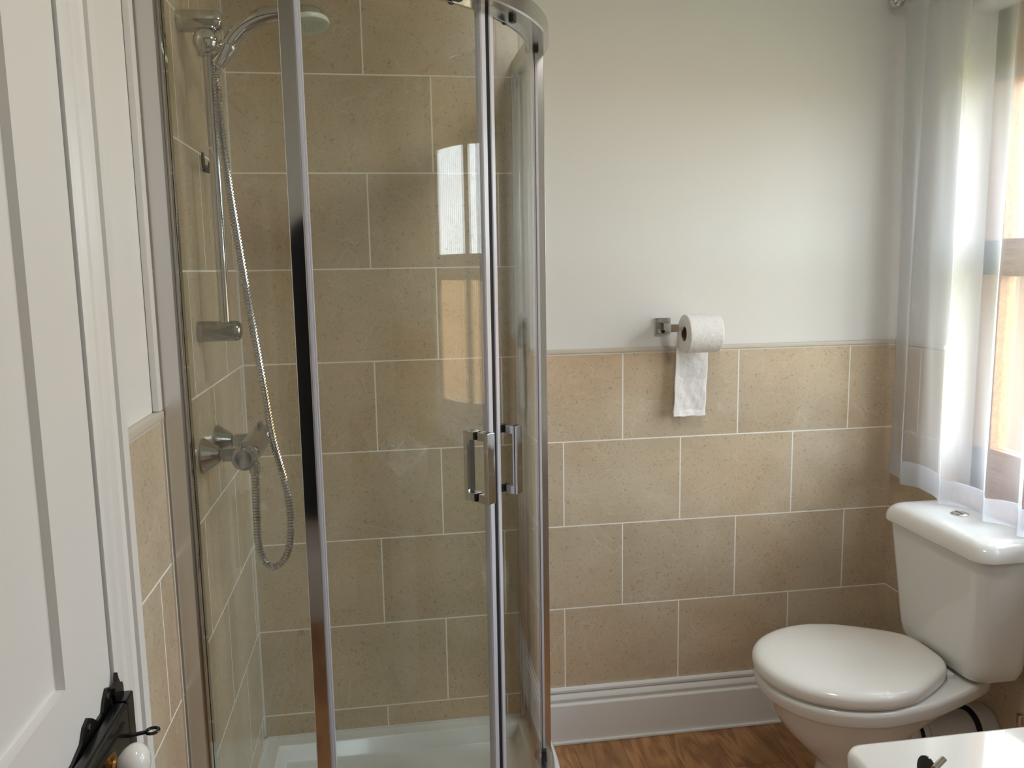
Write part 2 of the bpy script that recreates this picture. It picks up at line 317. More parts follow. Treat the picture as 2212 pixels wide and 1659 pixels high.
# ---------------------------------------------------------------- door_1 in the left wall
dr = bpy.data.objects.new('door_1', None); C.objects.link(dr); dr.location = (0, -1.6, F); dr['kind'] = 'structure'
def rect_ring(y0, y1, z0, z1, x): return [Vector((x, y0, z0)), Vector((x, y1, z0)), Vector((x, y1, z1)), Vector((x, y0, z1))]
dx = 0.008
Y0, Y1, Z0, Z1 = -1.2095, -1.998, F+0.008, 1.962
def door_face(panels):
    bm = new(); ysx = sorted({Y1, Y0, *[p[0] for p in panels], *[p[1] for p in panels]}); zs = sorted({Z0, Z1, *[p[2] for p in panels], *[p[3] for p in panels]})
    def inp(y, z): return any(p[0] < y < p[1] and p[2] < z < p[3] for p in panels)
    V = {}
    def v(y, z):
        if (y, z) not in V: V[(y, z)] = bm.verts.new((dx, y, z))
        return V[(y, z)]
    for a, b in zip(ysx, ysx[1:]):
        for c, d in zip(zs, zs[1:]):
            if not inp((a+b)/2, (c+d)/2): bm.faces.new((v(a, c), v(b, c), v(b, d), v(a, d)))
    for p in panels:
        r = []
        for off, x in ((0, dx), (0.0015, dx-0.010), (0.004, dx-0.0105), (0.012, dx-0.009), (0.018, dx-0.0095)):
            r.append(rect_ring(p[0]+off, p[1]-off, p[2]+off, p[3]-off, x))
        loft(bm, r, True, False, True)
    # edges and back
    r = [rect_ring(Y1, Y0, Z0, Z1, dx), rect_ring(Y1, Y0, Z0, Z1, dx-0.04)]
    loft(bm, r, True, False, True)
    bmesh.ops.remove_doubles(bm, verts=bm.verts, dist=1e-5)
    return bm
obj('door_leaf', door_face([(-1.86, -1.354, 0.920, 1.84), (-1.86, -1.354, 0.12, 0.70)]), 'door_paint', dr, ang=20)
# cast rim lock
lk = new()
top = [(-1.430, 0.826), (-1.36, 0.833), (-1.332, 0.840), (-1.320, 0.854), (-1.305, 0.858), (-1.292, 0.850), (-1.277, 0.838), (-1.257, 0.838), (-1.247, 0.852), (-1.236, 0.860), (-1.226, 0.857), (-1.2225, 0.69), (-1.43, 0.69)]
prism(lk, top, dx, dx+0.004, 'X')
lock = obj('rim_lock', lk, 'black_iron', dr, ang=30, label='black cast iron rim lock')
lb = new()
box(lb, dx+0.004, 0.032, -1.400, -1.2235, 0.700, 0.834, 0.006, 3); box(lb, 0.028, 0.0355, -1.385, -1.245, 0.715, 0.820, 0.004, 2)
obj('lock_case', lb, 'black_iron', lock)
kp = new()
pk = [(-1.2215, 0.70), (-1.2215, 0.836), (-1.225, 0.844), (-1.222, 0.852), (-1.213, 0.857), (-1.209, 0.868), (-1.2055, 0.858), (-1.200, 0.850), (-1.193, 0.847), (-1.190, 0.840), (-1.190, 0.70)]
prism(kp, pk, 0.012, 0.017, 'X'); box(kp, 0.014, 0.030, -1.2215, -1.192, 0.70, 0.834, 0.003)
obj('lock_keeper', kp, 'black_iron', lock)
for y, z in ((-1.235, 0.8485), (-1.306, 0.846)):
    obj('screw', lathe(new(), (dx+0.004, y, z), (1, 0, 0), [(0, 0.0045), (0.001, 0.0045), (0.0015, 0.003)], 16), 'dull_chrome', lock)
# latch lever with a ring end, standing out from the case
sn = tube(new(), [(0.030, -1.250, 0.799), (0.045, -1.249, 0.800), (0.0585, -1.247, 0.801)], 0.0026, 10)
tor = [Vector((0.066 + 0.0075*cos(2*PI*i/24), -1.246 + 0.0075*sin(2*PI*i/24), 0.8015)) for i in range(25)]
tube(sn, tor, 0.0021, 8)
obj('latch_lever', sn, 'black_iron', lock)
KY, KZ = -1.312, 0.797
nk = lathe(new(), (0.034, KY, KZ), (1, 0, 0), [(0, 0.016), (0.003, 0.016), (0.005, 0.009), (0.008, 0.008), (0.010, 0.011)], 24)
obj('knob_neck', nk, 'brass', lock)
kb = lathe(new(), (0.043, KY, KZ), (1, 0, 0), [(0, 0.009), (0.003, 0.014), (0.008, 0.0195), (0.014, 0.0235), (0.020, 0.0245), (0.026, 0.0235), (0.032, 0.018), (0.035, 0.012), (0.0365, 0.003)], 40)
obj('door_knob', kb, 'porcelain', lock, label='white porcelain knob')

# ---------------------------------------------------------------- window_1
wn = bpy.data.objects.new('window_1', None); C.objects.link(wn); wn.location = (XR+0.1, (WY0+WY1)/2, WZ0); wn['kind'] = 'structure'
fr = new(); fx0, fx1 = XR+0.100, XR+0.150
yc = (WY0+WY1)/2
box(fr, fx0, fx1, WY0-0.07, WY0, WZ0, WZ1, 0.004); box(fr, fx0, fx1, WY1, WY1+0.07, WZ0, WZ1, 0.004)
box(fr, fx0, fx1, WY1, WY0, WZ0, WZ0+0.14, 0.004); box(fr, fx0, fx1, WY1, WY0, WZ1-0.19, WZ1, 0.004)
box(fr, fx0, fx1, WY1, WY0, 1.345, 1.445, 0.004); box(fr, fx0, fx1, yc-0.06, yc+0.06, WZ0, WZ1, 0.004)
obj('window_frame', fr, 'oak_sill', wn)
for y0, y1 in ((WY1+0.07, yc-0.06), (yc+0.06, WY0-0.07)):
    for z0, z1 in ((WZ0+0.14, 1.345), (1.445, WZ1-0.19)):
        obj('pane', box(new(), fx0+0.02, fx0+0.026, y0, y1, z0, z1), 'window_glass', wn)
obj('window_sill', box(new(), XR-0.022, fx0, WY1-0.0, WY0, WZ0, WZ0+0.018, 0.004), 'oak_sill', wn)

# ---------------------------------------------------------------- fill lamp added on the unseen ceiling to brighten the room
mat('opal', (0.9, 0.9, 0.88), 0.4, **{'Emission Color': (1.0, 0.93, 0.83, 1), 'Emission Strength': 1.0})
cl_ = thing('fill_fixture', 'round opal fill light added out of view on the ceiling', 'fill light', (0.95, -1.25, CEIL))
obj('base', lathe(new(), (0.95, -1.25, CEIL), (0, 0, -1), [(0, 0.15), (0.018, 0.15), (0.02, 0.145)], 48), 'gloss_paint', cl_)
obj('diffuser', lathe(new(), (0.95, -1.25, CEIL-0.02), (0, 0, -1), [(0, 0.143), (0.02, 0.14), (0.04, 0.12), (0.052, 0.08), (0.056, 0.001)], 48), 'opal', cl_)
pl = bpy.data.lights.new('fill_lamp', 'AREA'); pl.shape = 'DISK'; pl.size = 0.3; pl.energy = 5; pl.color = (1.0, 0.95, 0.88)
po = bpy.data.objects.new('fill_lamp', pl); C.objects.link(po); po.location = (0.95, -1.25, CEIL-0.085)

# ---------------------------------------------------------------- outside
obj('lawn', box(new(), 2.2, 40, -20, 20, -0.6, -0.5), 'grass', label='sunlit green lawn seen through the window', cat='grass', kind='stuff')
fc = thing('garden_fence', 'orange wooden board fence beyond the lawn outside the window', 'fence', (9, -6, -0.5))
pn = new()
for i in range(90): box(pn, 9.0 + 0.02*(i % 2), 9.03 + 0.02*(i % 2), -16+i*0.2, -16+i*0.2+0.19, -0.5, 1.35)
obj('board_panel', pn, 'fence_wood', fc)
ob = thing('outbuilding', 'low orange brick outbuilding with blue-grey slate roof outside the window', 'building', (6.5, 5.0, -0.5))
obj('wall', box(new(), 5.0, 9.0, 3.2, 8, -0.5, 1.33), 'brick_orange', ob)
obj('roof', loft(new(), [[Vector((4.8, 3.0, 1.33)), Vector((9.2, 3.0, 1.33)), Vector((9.2, 8.2, 1.33)), Vector((4.8, 8.2, 1.33))], [Vector((5.6, 4.4, 2.3)), Vector((8.4, 4.4, 2.3)), Vector((8.4, 7, 2.3)), Vector((5.6, 7, 2.3))]]), 'slate', ob)
hs = thing('neighbouring_house', 'tall orange brick house outside the window, behind the low outbuilding', 'building', (12, 12, -0.5))
obj('wall', box(new(), 9.5, 20, 9, 16, -0.5, 7), 'brick_orange', hs)

# ---------------------------------------------------------------- shower tray
CX, CY, RO = 0.225, -0.215, 0.545                 # centre and radius of the quadrant
def quad(R, m, n=28, ext=None):                   # outline of the quadrant: wall corner, straight sides, curved front
    pts = [(m, -m), (m, CY-R)]
    for i in range(n+1):
        a = PI/2*i/n; pts.append((CX + R*sin(a), CY - R*cos(a)))
    pts.append((CX+R, -m)); return pts
tr = thing('shower_tray', 'white curved-front shower tray on the oak floor in the tiled corner', 'shower tray', (0.35, -0.35, F))
bm = new()
def qr(R, m, z): return [Vector((x, y, z)) for x, y in quad(R, m)]
loft(bm, [qr(0.585, 0.001, F), qr(0.585, 0.001, 0.052), qr(0.581, 0.001, 0.058), qr(0.573, 0.001, 0.060), qr(0.510, 0.042, 0.060), qr(0.504, 0.048, 0.057), qr(0.485, 0.062, 0.022), qr(0.47, 0.075, 0.017), qr(0.35, 0.15, 0.012)])
obj('tray_body', bm, 'acrylic', tr, ang=50)
obj('drain_cover', lathe(new(), (0.30, -0.30, 0.012), (0, 0, 1), [(0, 0.045), (0.004, 0.045), (0.008, 0.035), (0.009, 0.001)], 32), 'chrome', tr)
obj('silicone_seam', box(box(new(), 0, 0.78, -0.006, 0, 0.058, 0.065), 0, 0.006, -0.80, 0, 0.058, 0.065), 'silicone', tr)

# ---------------------------------------------------------------- shower enclosure
ZB, ZT = 0.060, 1.945
en = thing('shower_enclosure', 'curved glass corner shower enclosure with chrome frame standing on the white tray', 'shower enclosure', (0.35, -0.35, ZB))
def arcpt(R, deg, z): a = math.radians(deg); return Vector((CX + R*sin(a), CY - R*cos(a), z))
def arcsolid(R0, R1, a0, a1, z0, z1, n=24):
    rings = []
    for i in range(n+1):
        a = a0 + (a1-a0)*i/n; rings.append([arcpt(R0, a, z0), arcpt(R1, a, z0), arcpt(R1, a, z1), arcpt(R0, a, z1)])
    return loft(new(), rings)
def rail(R0, R1, z0, z1, ch, n=40):
    """one rail: straight from the left wall, round the quadrant, straight to the back wall"""
    def sec(f): return [f(R0, z0), f(R1-ch, z0), f(R1, z0+ch), f(R1, z1-ch), f(R1-ch, z1), f(R0, z1)]
    rings = [sec(lambda R, z: Vector((0.002, CY-R, z)))]
    for i in range(n+1): rings.append(sec(lambda R, z: arcpt(R, 90*i/n, z)))
    rings.append(sec(lambda R, z: Vector((CX+R, -0.002, z))))
    return loft(new(), rings)
obj('top_rail', rail(0.527, 0.570, 1.903, 1.945, 0.003), 'satin_metal', en)
obj('top_track', rail(0.520, 0.527, 1.893, 1.935, 0.001), 'satin_metal', en)
obj('bottom_rail', rail(0.540, 0.568, 0.060, 0.090, 0.004), 'satin_metal', en)
obj('bottom_track', rail(0.527, 0.540, 0.060, 0.074, 0.001), 'satin_metal', en)
# wall profiles
wp = new(); box(wp, 0.0, 0.033, -0.830, -0.800, 0.062, ZT, 0.001); obj('wall_profile', wp, 'satin_metal', en)
wp = new(); box(wp, 0.0, 0.025, -0.800, -0.755, 0.062, ZT, 0.001); box(wp, 0.025, 0.036, -0.802, -0.792, 0.062, ZT, 0.0008); box(wp, 0.025, 0.033, -0.772, -0.755, 0.062, ZT, 0.0008); box(wp, 0.033, 0.037, -0.812, -0.802, 0.062, ZT, 0.0008)
obj('profile_channel', wp, 'chrome', en)
wp = new(); box(wp, 0.742, 0.782, -0.030, -0.0005, 0.062, 1.90, 0.001); obj('wall_profile', wp, 'satin_metal', en)
wp = new(); box(wp, 0.750, 0.758, -0.042, -0.030, 0.062, 1.90, 0.0008); box(wp, 0.768, 0.782, -0.050, -0.030, 0.062, 1.90, 0.0008); obj('profile_channel', wp, 'chrome', en)
for z in (0.30, 0.88, 1.36, 1.72, 1.86): obj('cover_cap', lathe(new(), (0.742, -0.016, z), (-1, 0, 0), [(0, 0.004), (0.002, 0.004), (0.003, 0.002)], 12), 'dull_chrome', en)
# fixed panels
obj('fixed_panel', box(new(), 0.028, 0.232, -0.775, -0.769, 0.085, 1.91), 'shower_glass', en)
obj('fixed_panel', box(new(), 0.762, 0.768, -0.235, -0.035, 0.085, 1.91), 'shower_glass', en)
# posts
pb = new(); box(pb, 0.224, 0.250, -0.790, -0.762, 0.064, 1.91, 0.0015); obj('post', pb, 'chrome', en)
pb = new(); box(pb, 0.758, 0.785, -0.262, -0.232, 0.064, 1.91, 0.0015); obj('post', pb, 'satin_metal', en)
pb = new(); box(pb, 0.250, 0.256, -0.782, -0.766, 0.064, 1.91, 0.0008); box(pb, 0.256, 0.259, -0.776, -0.760, 0.064, 1.91, 0.0005); obj('post_seal', pb, 'seal_plastic', en)
pb = new(); box(pb, 0.748, 0.758, -0.268, -0.258, 0.064, 1.91, 0.0008); box(pb, 0.762, 0.768, -0.268, -0.262, 0.064, 1.91, 0.0005); obj('post_seal', pb, 'seal_plastic', en)
# sliding doors
RG0, RG1 = 0.529, 0.535
SEAM = 44.9
def radial_box(bm, deg, r0, r1, tw0, tw1, z0, z1, bev=0):
    """box standing at angle deg: radial r0..r1, tangential tw0..tw1"""
    t = bmesh.new(); a = math.radians(deg)
    box(t, r0, r1, tw0, tw1, z0, z1, bev)
    # local x = outward normal, local y = tangent (towards larger angle)
    mt = Matrix(((sin(a), cos(a), 0, CX), (-cos(a), sin(a), 0, CY), (0, 0, 1, 0), (0, 0, 0, 1)))
    merge(bm, t, mt); return bm
def handle(parent, deg):
    h = new()
    for zc in (0.912, 1.044):
        radial_box(h, deg, RG0-0.026, RG0-0.003, -0.011, 0.011, zc-0.009, zc+0.009, 0.0012)
        radial_box(h, deg, RG1+0.003, RG1+0.026, -0.011, 0.011, zc-0.009, zc+0.009, 0.0012)
    radial_box(h, deg, RG1+0.020, RG1+0.032, -0.0112, 0.0112, 0.903, 1.053, 0.0012)
    radial_box(h, deg, RG0-0.032, RG0-0.020, -0.0112, 0.0112, 0.903, 1.053, 0.0012)
    ho = obj('handle', h, 'chrome', parent, label='chrome D-shaped pull handle')
    for zc in (0.912, 1.044):
        g = new(); radial_box(g, deg, RG1, RG1+0.0035, -0.0085, 0.0085, zc-0.0085, zc+0.0085); radial_box(g, deg, RG0-0.0035, RG0, -0.0085, 0.0085, zc-0.0085, zc+0.0085)
        obj('gasket', g, 'black_rubber', ho)
d1 = obj('sliding_door', arcsolid(RG0, RG1, 3.0, SEAM-0.8, 0.078, 1.915), 'shower_glass', en, ang=60)
d2 = obj('sliding_door', arcsolid(RG0, RG1, SEAM+0.8, 87.0, 0.078, 1.915), 'shower_glass', en, ang=60)
def seal(deg0, deg1, parent):
    b = arcsolid(RG0-0.004, RG1+0.004, deg0, deg1, 0.08, 1.912, 3)
    q = arcsolid(RG1+0.004, RG1+0.0055, deg0+(deg1-deg0)*0.1, deg0+(deg1-deg0)*0.25, 0.08, 1.912, 2); merge(b, q)
    obj('edge_seal', b, 'seal_plastic', parent, ang=30)
seal(SEAM-2.3, SEAM-0.6, d1); seal(SEAM+0.6, SEAM+2.1, d2)
obj('magnetic_strip', arcsolid(RG0-0.003, RG1+0.0036, SEAM-0.6, SEAM+0.6, 0.08, 1.912, 3), 'black_rubber', en)
handle(d1, 40.2); handle(d2, 50.3)
def roller(parent, deg, z, s):
    r = new()
    a = math.radians(deg); n = Vector((sin(a), -cos(a), 0)); c = arcpt(RG0-0.004, deg, z)
    lathe(r, c, -n, [(0, 0.011), (0.003, 0.012), (0.006, 0.011), (0.009, 0.008), (0.010, 0.001)], 20)
    radial_box(r, deg, RG1, RG1+0.012, -0.008, 0.008, z-0.010, z+0.014, 0.002)
    lathe(r, arcpt(RG1+0.004, deg, z+0.014*s), n, [(0, 0.009), (0.008, 0.009), (0.010, 0.005)], 18)
    obj('roller', r, 'black_plastic', parent)
for dg in (10, 36): roller(d1, dg, 1.902, 1); roller(d1, dg, 0.105, -1)
for dg in (55, 82): roller(d2, dg, 1.902, 1); roller(d2, dg, 0.105, -1)

# ---------------------------------------------------------------- shower fittings
RX, RY = 0.055, -0.505
rr = thing('riser_rail', 'vertical chrome shower riser rail fixed to the left tiled wall', 'shower rail', (0, RY, 1.27))
obj('rail_tube', lathe(new(), (RX, RY, 1.275), (0, 0, 1), [(0, 0.0115), (0.60, 0.0115)], 32), 'chrome', rr)
for z, nm in ((1.884, 'upper'), (1.268, 'lower')):
    obj('bracket', lathe(new(), (0.0, RY, z), (1, 0, 0), [(0, 0.0205), (0.001, 0.0215), (0.072, 0.0215), (0.080, 0.0205), (0.085, 0.017), (0.0875, 0.010), (0.088, 0.0005)], 40), 'chrome' if nm == 'upper' else 'dull_chrome', rr)
# slider with the handset cradle
sl = new(); HZ = 1.842
lathe(sl, (RX, RY, HZ-0.026), (0, 0, 1), [(0, 0.017), (0.003, 0.020), (0.045, 0.020), (0.048, 0.018)], 32)
lathe(sl, (RX, RY-0.012, HZ), (-0.1, -1, 0), [(0, 0.023), (0.010, 0.024), (0.018, 0.021), (0.023, 0.014), (0.024, 0.001)], 36)
lathe(sl, (RX+0.008, RY-0.004, HZ-0.008), (1, 0, -0.45), [(0, 0.017), (0.018, 0.016), (0.030, 0.015)], 28)
slider = obj('slider', sl, 'chrome', rr)
hd = Vector((0.53, 0, 0.85)).normalized(); hc = Vector((0.085, RY-0.004, 1.822))
obj('cradle', lathe(new(), hc - hd*0.026, hd, [(0, 0.013), (0.003, 0.0145), (0.042, 0.0185), (0.047, 0.0175)], 32), 'chrome', slider)
# handset
hs_ = thing('shower_handset', 'chrome shower handset with curved handle resting in the riser cradle', 'shower head', tuple(hc))
hp = [hc+Vector(q) for q in ((0.005, 0, 0.008), (0.018, 0, 0.0275), (0.035, 0, 0.047), (0.057, 0, 0.063), (0.085, 0.001, 0.074), (0.116, 0.002, 0.079), (0.150, 0.003, 0.079))]
cp = catmull(hp, 0.006); nn = len(cp)
obj('handle', tube(new(), cp, [0.0135 + 0.004*math.sin(PI*i/(nn-1)) for i in range(nn)], 28), 'chrome', hs_)
hx = hc + Vector((0.165, 0.004, 0.074)); ax = Vector((0.13, -0.16, -1)).normalized()
obj('head_shell', lathe(new(), hx - ax*0.020, ax, [(0, 0.004), (0.002, 0.018), (0.006, 0.028), (0.014, 0.036), (0.026, 0.0395)], 48), 'chrome', hs_)
sf_ = lathe(new(), hx + ax*0.006, ax, [(0, 0.040), (0.002, 0.043), (0.007, 0.044), (0.011, 0.042), (0.012, 0.034), (0.0105, 0.031), (0.0105, 0.001)], 48)
face = obj('spray_face', sf_, 'spray_plastic', hs_)
nz = new(); uu, vv = frame_of(ax)
for k, (rr_, n_) in enumerate(((0.006, 6), (0.012, 12), (0.018, 16), (0.024, 22))):
    for i in range(n_):
        a = 2*PI*i/n_ + k; lathe(nz, hx + ax*0.0165 + (uu*cos(a)+vv*sin(a))*rr_, ax, [(0, 0.0014), (0.0025, 0.0009)], 6)
obj('spray_nozzles', nz, 'spray_plastic', face)['kind'] = 'stuff'

# mixer valve
MX, MZ = 0.091, 1.014; yN, yF = -0.548, -0.398
mv = thing('shower_mixer', 'chrome bar shower mixer valve on the left tiled wall below the riser', 'shower valve', (0, -0.473, MZ))
for y in (yN, yF):
    obj('escutcheon', lathe(new(), (0, y, MZ), (1, 0, 0), [(0, 0.036), (0.004, 0.037), (0.010, 0.033), (0.034, 0.0165), (0.036, 0.014)], 40), 'dull_chrome', mv)
    obj('union_nut', lathe(new(), (0.036, y, MZ), (1, 0, 0), [(0, 0.011), (0.004, 0.011), (0.0045, 0.0155), (0.036, 0.0155), (0.042, 0.014)], 6), 'dull_chrome', mv)
obj('valve_body', lathe(new(), (MX, yN-0.018, MZ), (0, 1, 0), [(0, 0.019), (0.010, 0.023), (0.05, 0.0255), (0.095, 0.0265), (0.140, 0.0255), (0.176, 0.023), (0.186, 0.019)], 40), 'dull_chrome', mv)
for sgn, y in ((-1, yN-0.018), (1, yF+0.018)):
    kn = obj('control_knob', lathe(new(), (MX, y, MZ), (0, sgn, 0), [(0, 0.0215), (0.002, 0.0235), (0.030, 0.0255), (0.036, 0.0235), (0.039, 0.018), (0.038, 0.016), (0.0375, 0.001)], 36), 'dull_chrome', mv)
    lv = new(); box(lv, MX-0.006, MX+0.006, min(y+sgn*0.008, y+sgn*0.03), max(y+sgn*0.008, y+sgn*0.03), MZ+0.018, MZ+0.034, 0.003)
    obj('grip', lv, 'dull_chrome', kn)
OX, OY = 0.0965, -0.505
obj('hose_outlet', lathe(new(), (OX, OY, MZ-0.020), (0, 0, -1), [(0, 0.0095), (0.010, 0.0095), (0.011, 0.012), (0.030, 0.012), (0.033, 0.0105)], 28), 'chrome', mv)

# hose: ribbed tube
he = hc - hd*0.026
Yh = OY
hpts = [(OX, Yh, MZ-0.050), (OX, Yh, 0.93), (0.0945, Yh, 0.86), (0.095, Yh, 0.800), (0.104, Yh, 0.765), (0.123, Yh, 0.749), (0.146, Yh, 0.763), (0.160, Yh, 0.800), (0.165, Yh, 0.867), (0.157, Yh, 0.940), (0.138, Yh, 1.032), (0.124, Yh, 1.150), (0.109, Yh, 1.281), (0.095, Yh-0.008, 1.42), (0.083, Yh-0.016, 1.548), (0.075, Yh-0.022, 1.66), (0.0715, Yh-0.018, 1.748), (he.x-0.002, he.y-0.003, he.z-0.020), tuple(he)]
cp = catmull(hpts, 0.0012); rad = []; s = 0
for i, p in enumerate(cp):
    if i: s += (p - cp[i-1]).length
    ph = (s / 0.0066) % 1.0
    rad.append(0.0086 if ph < 0.60 else 0.0064)
hose = thing('shower_hose', 'ribbed chrome shower hose looping from the mixer up to the handset', 'hose', (OX, OY, 0.78))
obj('hose_tube', tube(new(), cp, rad, 14), 'chrome', hose, ang=25)
obj('hose_cone', tube(new(), [he - hd*0.004, he + hd*0.006, he + hd*0.016], [0.0095, 0.0105, 0.012], 20), 'chrome', hose)

# black self-adhesive hook
hk = thing('wall_hook', 'small black plastic hook stuck on the left shower tiles beside the rail', 'hook', (0, -0.35, 1.625))
hb = new(); prism(hb, [(-0.350+0.013*cos(a), 1.634+0.018*sin(a)) for a in [2*PI*i/24 for i in range(24)]], 0, 0.003, 'X'); obj('back_plate', hb, 'black_plastic', hk)
obj('prong', tube(new(), catmull([(0.003, -0.350, 1.618), (0.012, -0.350, 1.614), (0.018, -0.350, 1.619), (0.019, -0.350, 1.630)], 0.002), 0.008, 14), 'black_plastic', hk)

# ---------------------------------------------------------------- toilet roll and holder
rh = thing('toilet_roll_holder', 'square chrome toilet roll holder screwed to the back wall', 'toilet roll holder', (1.178, 0.008, 1.215))
obj('wall_plate', box(new(), 1.155, 1.201, -0.003, 0.008, 1.193, 1.239, 0.0015), 'chrome', rh)
am = new(); box(am, 1.168, 1.188, -0.088, -0.003, 1.206, 1.226, 0.001)
obj('arm', am, 'chrome', rh)
am = new(); box(am, 1.166, 1.190, -0.104, -0.082, 1.205, 1.227, 0.001); box(am, 1.19, 1.318, -0.098, -0.088, 1.2085, 1.2185, 0.001); box(am, 1.314, 1.320, -0.099, -0.087, 1.2085, 1.226, 0.001)
obj('bar', am, 'chrome', rh)
RCY, RCZ, RR = -0.093, 1.199, 0.054
tp = thing('toilet_roll', 'white toilet paper roll with a long sheet hanging down over the tiles', 'toilet roll', (1.258, RCY, RCZ))
def roll_mesh():
    bm = new(); n = 72; x0, x1 = 1.208, 1.306; nx = 26; rings = []
    rnd = random.Random(3); ph = [rnd.uniform(0, 6) for _ in range(8)]
    ring = lambda x, r, w=0: [Vector((x, RCY + (r + w*(0.5*sin(23*a+ph[0]+x*90)+0.5*sin(41*a+ph[1]-x*160)+0.6*sin(9*a+ph[2]+x*260))) * cos(a), RCZ + (r + w*(0.5*sin(23*a+ph[0]+x*90)+0.5*sin(41*a+ph[1]-x*160))) * sin(a))) for a in [2*PI*i/n for i in range(n)]]
    rings = [ring(x0+0.004, 0.0205), ring(x0, 0.0215), ring(x0, RR-0.003), ring(x0+0.0015, RR-0.0006)]
    for i in range(nx+1): rings.append(ring(x0+0.003+(x1-x0-0.006)*i/nx, RR, 0.0004))
    rings += [ring(x1-0.001, RR-0.001), ring(x1, RR-0.003), ring(x1, 0.0215), ring(x1-0.004, 0.0205), ring(x0+0.004, 0.0205)]
    return loft(bm, rings, True, False, False)
obj('paper_roll', roll_mesh(), 'tissue', tp, ang=60)
bm = new(); lathe(bm, (1.2085, RCY, RCZ), (1, 0, 0), [(0, 0.0205), (0.097, 0.0205), (0.097, 0.0195), (0, 0.0195), (0, 0.0205)], 36, False, False)
obj('cardboard_core', bm, 'cardboard', tp)
def sheet():
    bm = new(); x0, x1 = 1.209, 1.305; nx, nz = 28, 46; rows = []
    zs = [RCZ + 0.03 - 0.26*k/nz for k in range(nz+1)]; yb = RCY + RR + 0.001
    rnd = random.Random(5)
    for k, z in enumerate(zs):
        row = []; f = k/nz
        for i in range(nx+1):
            u = i/nx; x = x0 + (x1-x0)*u - 0.008*f + 0.0012*sin(z*70+u)*f
            if z > RCZ: y = RCY + math.sqrt(max((RR+0.001)**2 - (z-RCZ)**2, 0))
            else: y = yb + 0.0025*sin(u*5+z*18)*f + 0.0006*sin(u*17+z*37+2*sin(z*50))*f + 0.0003*sin(u*41-z*83+3*sin(u*6))*f + 0.006*f*f
            row.append(bm.verts.new((x, y, z + (0.003*sin(u*3.1) if k == nz else 0))))
        rows.append(row)
    # folded end: short flap turned forward
    for k in range(1, 9):
        row = []
        for i in range(nx+1):
            u = i/nx; b = rows[nz][i].co; row.append(bm.verts.new((b.x - 0.001 + 0.002*sin(u*9), b.y - 0.0006*k - 0.001*abs(sin(u*7+k)), b.z - 0.0018*k - 0.0005*k*sin(u*3.0) + 0.0008*sin(u*14))))
        rows.append(row)
    for a, b in zip(rows, rows[1:]):
        for i in range(nx): bm.faces.new((a[i], a[i+1], b[i+1], b[i]))
    return bm
so = obj('hanging_sheet', sheet(), 'tissue', tp, ang=60)
so.modifiers.new('thick', 'SOLIDIFY').thickness = 0.0006

# ---------------------------------------------------------------- toilet
TY = -0.470
to = thing('toilet', 'white close-coupled toilet with closed lid below the window', 'toilet', (1.6, TY, F))
def egg(xf, xb, hw, hb, z, n=56, p=2.15, xc=None):
    """plan outline: round front at xf (min x), sides hw wide, narrowing to hb at the back xb"""
    xc = xf + hw*1.12 if xc is None else xc; pts = []
    for i in range(n):
        a = 2*PI*i/n; c, s = cos(a), sin(a)
        e = 2/p
        if c <= 0: x = xc + (xc-xf)*(-(abs(c)**e)); y = hw*math.copysign(abs(s)**e, s)
        else:
            q = 2/3.6
            x = xc + (xb-xc)*(abs(c)**q); t = (x-xc)/(xb-xc)
            wloc = hw + (hb-hw)*t*t*(3-2*t)
            y = wloc*math.copysign(abs(s)**q, s) if abs(s) > 1e-6 else 0
        pts.append(Vector((x, TY+y, z)))
    return pts
bm = new()
loft(bm, [egg(1.425, 1.72, 0.120, 0.110, F), egg(1.425, 1.72, 0.120, 0.110, F+0.012), egg(1.447, 1.70, 0.103, 0.09, 0.06), egg(1.452, 1.67, 0.100, 0.07, 0.105), egg(1.437, 1.66, 0.112, 0.06, 0.135),
          egg(1.395, 1.67, 0.140, 0.06, 0.175), egg(1.350, 1.68, 0.166, 0.065, 0.225), egg(1.322, 1.73, 0.183, 0.08, 0.272), egg(1.304, 1.85, 0.192, 0.118, 0.314), egg(1.292, 1.87, 0.1965, 0.122, 0.318),
          egg(1.286, 1.878, 0.200, 0.126, 0.325), egg(1.282, 1.88, 0.203, 0.128, 0.347), egg(1.284, 1.88, 0.202, 0.127, 0.357), egg(1.295, 1.87, 0.194, 0.122, 0.361)])
obj('pan', bm, 'ceramic', to, ang=65)
def segg(z, xf, xb, hw, hb, lift=0): return egg(xf, xb, hw, hb, z, p=2.1, n=64, xc=1.51)
bm = new(); loft(bm, [segg(0.3595, 1.292, 1.73, 0.190, 0.120), segg(0.3655, 1.292, 1.73, 0.190, 0.120)])
seat = obj('seat', bm, 'seat_plastic', to, ang=65)
bm = new()
L_ = [(0.366, 1.290, 1.735, 0.192, 0.122), (0.3665, 1.281, 1.739, 0.201, 0.128), (0.374, 1.277, 1.741, 0.204, 0.130), (0.388, 1.276, 1.742, 0.205, 0.131), (0.396, 1.280, 1.740, 0.202, 0.129), (0.402, 1.289, 1.737, 0.194, 0.125), (0.406, 1.303, 1.730, 0.182, 0.118), (0.4085, 1.33, 1.715, 0.160, 0.104), (0.411, 1.38, 1.68, 0.115, 0.075), (0.412, 1.44, 1.62, 0.055, 0.038)]
loft(bm, [segg(*l) for l in L_]); obj('lid', bm, 'seat_plastic', to, ang=65)
for s in (-1, 1): obj('hinge', box(new(), 1.728, 1.750, TY+s*0.07-0.016, TY+s*0.07+0.016, 0.358, 0.374, 0.004), 'seat_plastic', to)
